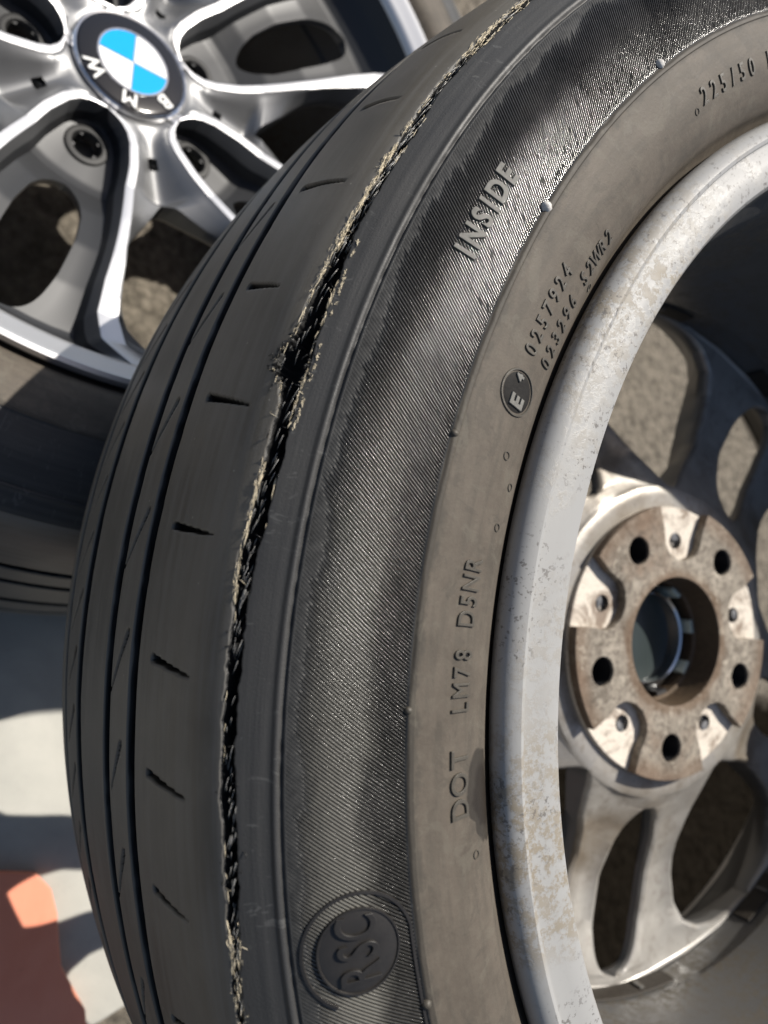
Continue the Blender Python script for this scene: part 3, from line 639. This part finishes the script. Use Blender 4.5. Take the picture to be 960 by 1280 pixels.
fuzz(-13, -8.5, 1, 360, .5); fuzz(-13, -8.5, -1, 220, .5); fuzz(-26, -13, 1, 20, .3); fuzz(-34, -26, -1, 25, .4); fuzz(-12.4, -11.7, 1, 130, .7, 1)
for k in range(520):                                  # second frayed seam just inside the split
    t = rng.uniform(-45.2, -35.2); o, i = edge_at(t)
    if vnoise(t * 3.5, 61) < .5: continue
    s0 = i - .9 - .5 * vnoise(t * 1.2, 62) + rng.normal(0, .12); p = np.array([[t, s0, -.1], [t + rng.normal(0, .05), s0 + rng.normal(0, .15), .2], [t + rng.normal(0, .08), s0 + rng.normal(0, .2), .3]])
    fib.append((on_tyre(p[:, 0], p[:, 1], p[:, 2]), rng.uniform(.05, .12)))
c = tubes(fib, 'cream_fibre', ty, (M_CREAM,), 3); c['kind'] = 'stuff'
crumb = []
for k in range(120):
    t = rng.choice([rng.uniform(-39.6, -37.2), rng.uniform(-66, -8.5)], p=[.75, .25]); o, i = edge_at(t); s0 = (o if rng.rand() < .7 else i) + rng.normal(.1, .5)
    p = [[t, s0, rng.uniform(-.8, .2)]]
    for j in range(3): q = p[-1]; p.append([q[0] + rng.normal(0, .09), q[1] + rng.normal(0, .45), q[2] + rng.uniform(-.1, .45)])
    p = np.array(p); crumb.append((on_tyre(p[:, 0], p[:, 1], p[:, 2]), rng.uniform(.07, .24)))
c = tubes(crumb, 'torn_rubber_crumb', ty, (M_BLK,), 4); c['kind'] = 'stuff'
# alloy of the near wheel: build in its own frame, turned over
al = bpy.data.objects.new('alloy_rim', None); COL.objects.link(al); al.parent = w1; al.rotation_euler = (math.pi, 0, 0)
build_rim(al, True)
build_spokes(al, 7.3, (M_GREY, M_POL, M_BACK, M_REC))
# hub mounting face: lower disc with ten holes, upper one notched round the pockets
BA = [7.3 + 72 * k for k in range(5)]; PA = [43.3 + 72 * k for k in range(5)]
def P2(a, r): return (r * math.cos(math.radians(a)), r * math.sin(math.radians(a)))
low = [circ(0, 0, 77.5, 120), circ(0, 0, 36.3, 80)] + [circ(*P2(a, 60), 7.4, 28) for a in BA] + [circ(*P2(a, 58), 4.4, 20) for a in PA]
hp = extrude_shape(low, 35.6, 40.0, 'mounting_face', al, (M_POCK,), .5)
outl = []
for k in range(5):
    a = BA[k]
    for t in np.linspace(a - 21.0, a + 21.0, 16): outl.append(P2(t, 78.2))
    pa = PA[k]                                         # pocket: straight sides, flat bottom
    outl += [P2(pa - 14.0, 66), P2(pa - 14.6, 56.5), P2(pa - 12, 51.0), P2(pa - 4, 46.8), P2(pa + 4, 46.8), P2(pa + 12, 51.0), P2(pa + 14.6, 56.5), P2(pa + 14.0, 66)]
top = [outl, circ(0, 0, 36.6, 80)] + [circ(*P2(a, 60), 7.9, 28) for a in BA]
extrude_shape(top, 29.6, 35.5, 'raised_pad', al, (M_PAD,), .6)
for k in range(5):
    for c0, hw in ((BA[k], 10.0), (PA[k], 5.5)):
        q = lathe([(202.6, 47), (201.6, 47.4), (201.2, 49), (201.3, 58.5), (202.4, 59.6)], 'cast_pocket', al, (M_POCKD,), 16, 40, None, c0 - hw, c0 + hw)
        q = lathe([(202.8, 49), (200.0, 49), (200.0, 57), (202.8, 57)], 'pocket_rib', al, (M_BARREL,), 3, 40, None, c0 - hw * .35, c0 - hw * .25)
lathe([(36.3, 30.2), (36.0, 32), (36.0, 46), (34.6, 47.5), (34.6, 58)], 'centre_bore', al, (M_BORE,), 90)
for k in range(5):
    for (aa, r0, rr) in ((BA[k], 60, 7.4), (PA[k], 58, 4.4)):
        q = lathe([(rr, 31 if rr > 5 else 35), (rr * .98, 45), (rr * .7, 52), (.1, 53)], 'hole_lining', al, (M_DARK,), 24); x, y = P2(aa, r0); q.location = (x * .001, y * .001, 0)
bc = lathe([(34.4, 58), (30, 60), (16, 60.5), (.1, 60.5)], 'cap_back', w1, (M_CAPBACK,), 60); bc.rotation_euler = (math.pi, 0, 0)
for k in range(8):
    a0 = 45 * k + 10; V = []; 
    for zz in (46, 60):
        for (r_, d_) in ((33.8, -7), (33.8, 7), (31.5, 7), (31.5, -7)): V.append((*P2(a0 + d_, r_), zz))
    pym(V, [(0,1,2,3),(4,7,6,5),(0,4,5,1),(1,5,6,2),(2,6,7,3),(3,7,4,0)], 'clip', al if False else bc, (M_CLIP if k in (3, 4, 5) else M_DARK,))
lathe([(26, 50), (27, 49), (28, 50), (28, 60)], 'spring_ring', bc, (M_CHR,), 60)

# ---------------------------------------------------------------- far wheel, face up
w2 = empty('car_wheel', MW2, 'silver wheel lying face up behind the torn tyre, with blue and white centre badge')
ty2 = build_tyre(w2, False, (60, 200), .5, 1.5)
al2 = bpy.data.objects.new('alloy_rim', None); COL.objects.link(al2); al2.parent = w2
build_rim(al2, False)
U2 = 108.5
build_spokes(al2, U2, (M_GREY, M_POL, M_BACK, M_REC))
lathe([(78, 34), (78, 30), (36.3, 30), (36.3, 62)], 'mounting_face', al2, (M_BACK,), 90)
cap = lathe([(36.4, 60.5), (36.2, 63.2), (35.2, 64), (34.2, 63.6)], 'centre_cap', w2, (M_CHR,), 90)
lathe([(34.2, 63.4), (33.4, 64.1), (32, 64.4), (21.8, 65.2), (.1, 65.2)], 'black_ring', cap, (M_CAPB,), 90)
lathe([(22.6, 65.2), (22.3, 65.9), (21.2, 65.9), (20.9, 65.2)], 'silver_ring', cap, (M_CHR,), 90)
LOGO = 0
def build_badge(up):                                    # up = direction (deg) of the top of the badge
    for k in range(4):
        V = [(0, 0, 65.55)]; a0 = up + 90 * k
        for t in np.linspace(a0 + 1.2, a0 + 88.8, 24): V.append((*P2(t, 21.2), 65.55))
        c0 = P2(a0 + 45, .6); V[0] = (c0[0], c0[1], 65.55); n = len(V)
        V += [(x, y, 65.0) for x, y, z in V]
        F = [tuple(range(n))] + [(i, i + n, (i + 1) % n + n, (i + 1) % n) for i in range(n)]
        pym(V, F, 'badge_quarter', cap, ((M_BLUE if k % 2 == 0 else M_WHT),))
    lathe([(21.2, 65.3), (.1, 65.3)], 'badge_base', cap, (M_CHR,), 48)
    for ch, da in (('B', 52), ('M', 0), ('W', -52)):
        cu = bpy.data.curves.new('tmp', 'FONT'); cu.body = ch; cu.size = 13; cu.align_x = 'CENTER'; cu.align_y = 'CENTER'; cu.extrude = .25; cu.offset = .28
        t = bpy.data.objects.new('tmp', cu); COL.objects.link(t); bpy.context.view_layer.update()
        me = bpy.data.meshes.new_from_object(t.evaluated_get(bpy.context.evaluated_depsgraph_get())); bpy.data.objects.remove(t); bpy.data.curves.remove(cu)
        me.materials.clear(); me.name = 'badge_letter'
        x, y = P2(up + da, 27.2); me.transform(Matrix.Translation((x * .001, y * .001, .0653)) @ Matrix.Rotation(math.radians(up + da - 90), 4, 'Z') @ Matrix.Scale(.001, 4))
        link(me, 'badge_letter', cap, (M_WHT,), False)
build_badge(124.5)
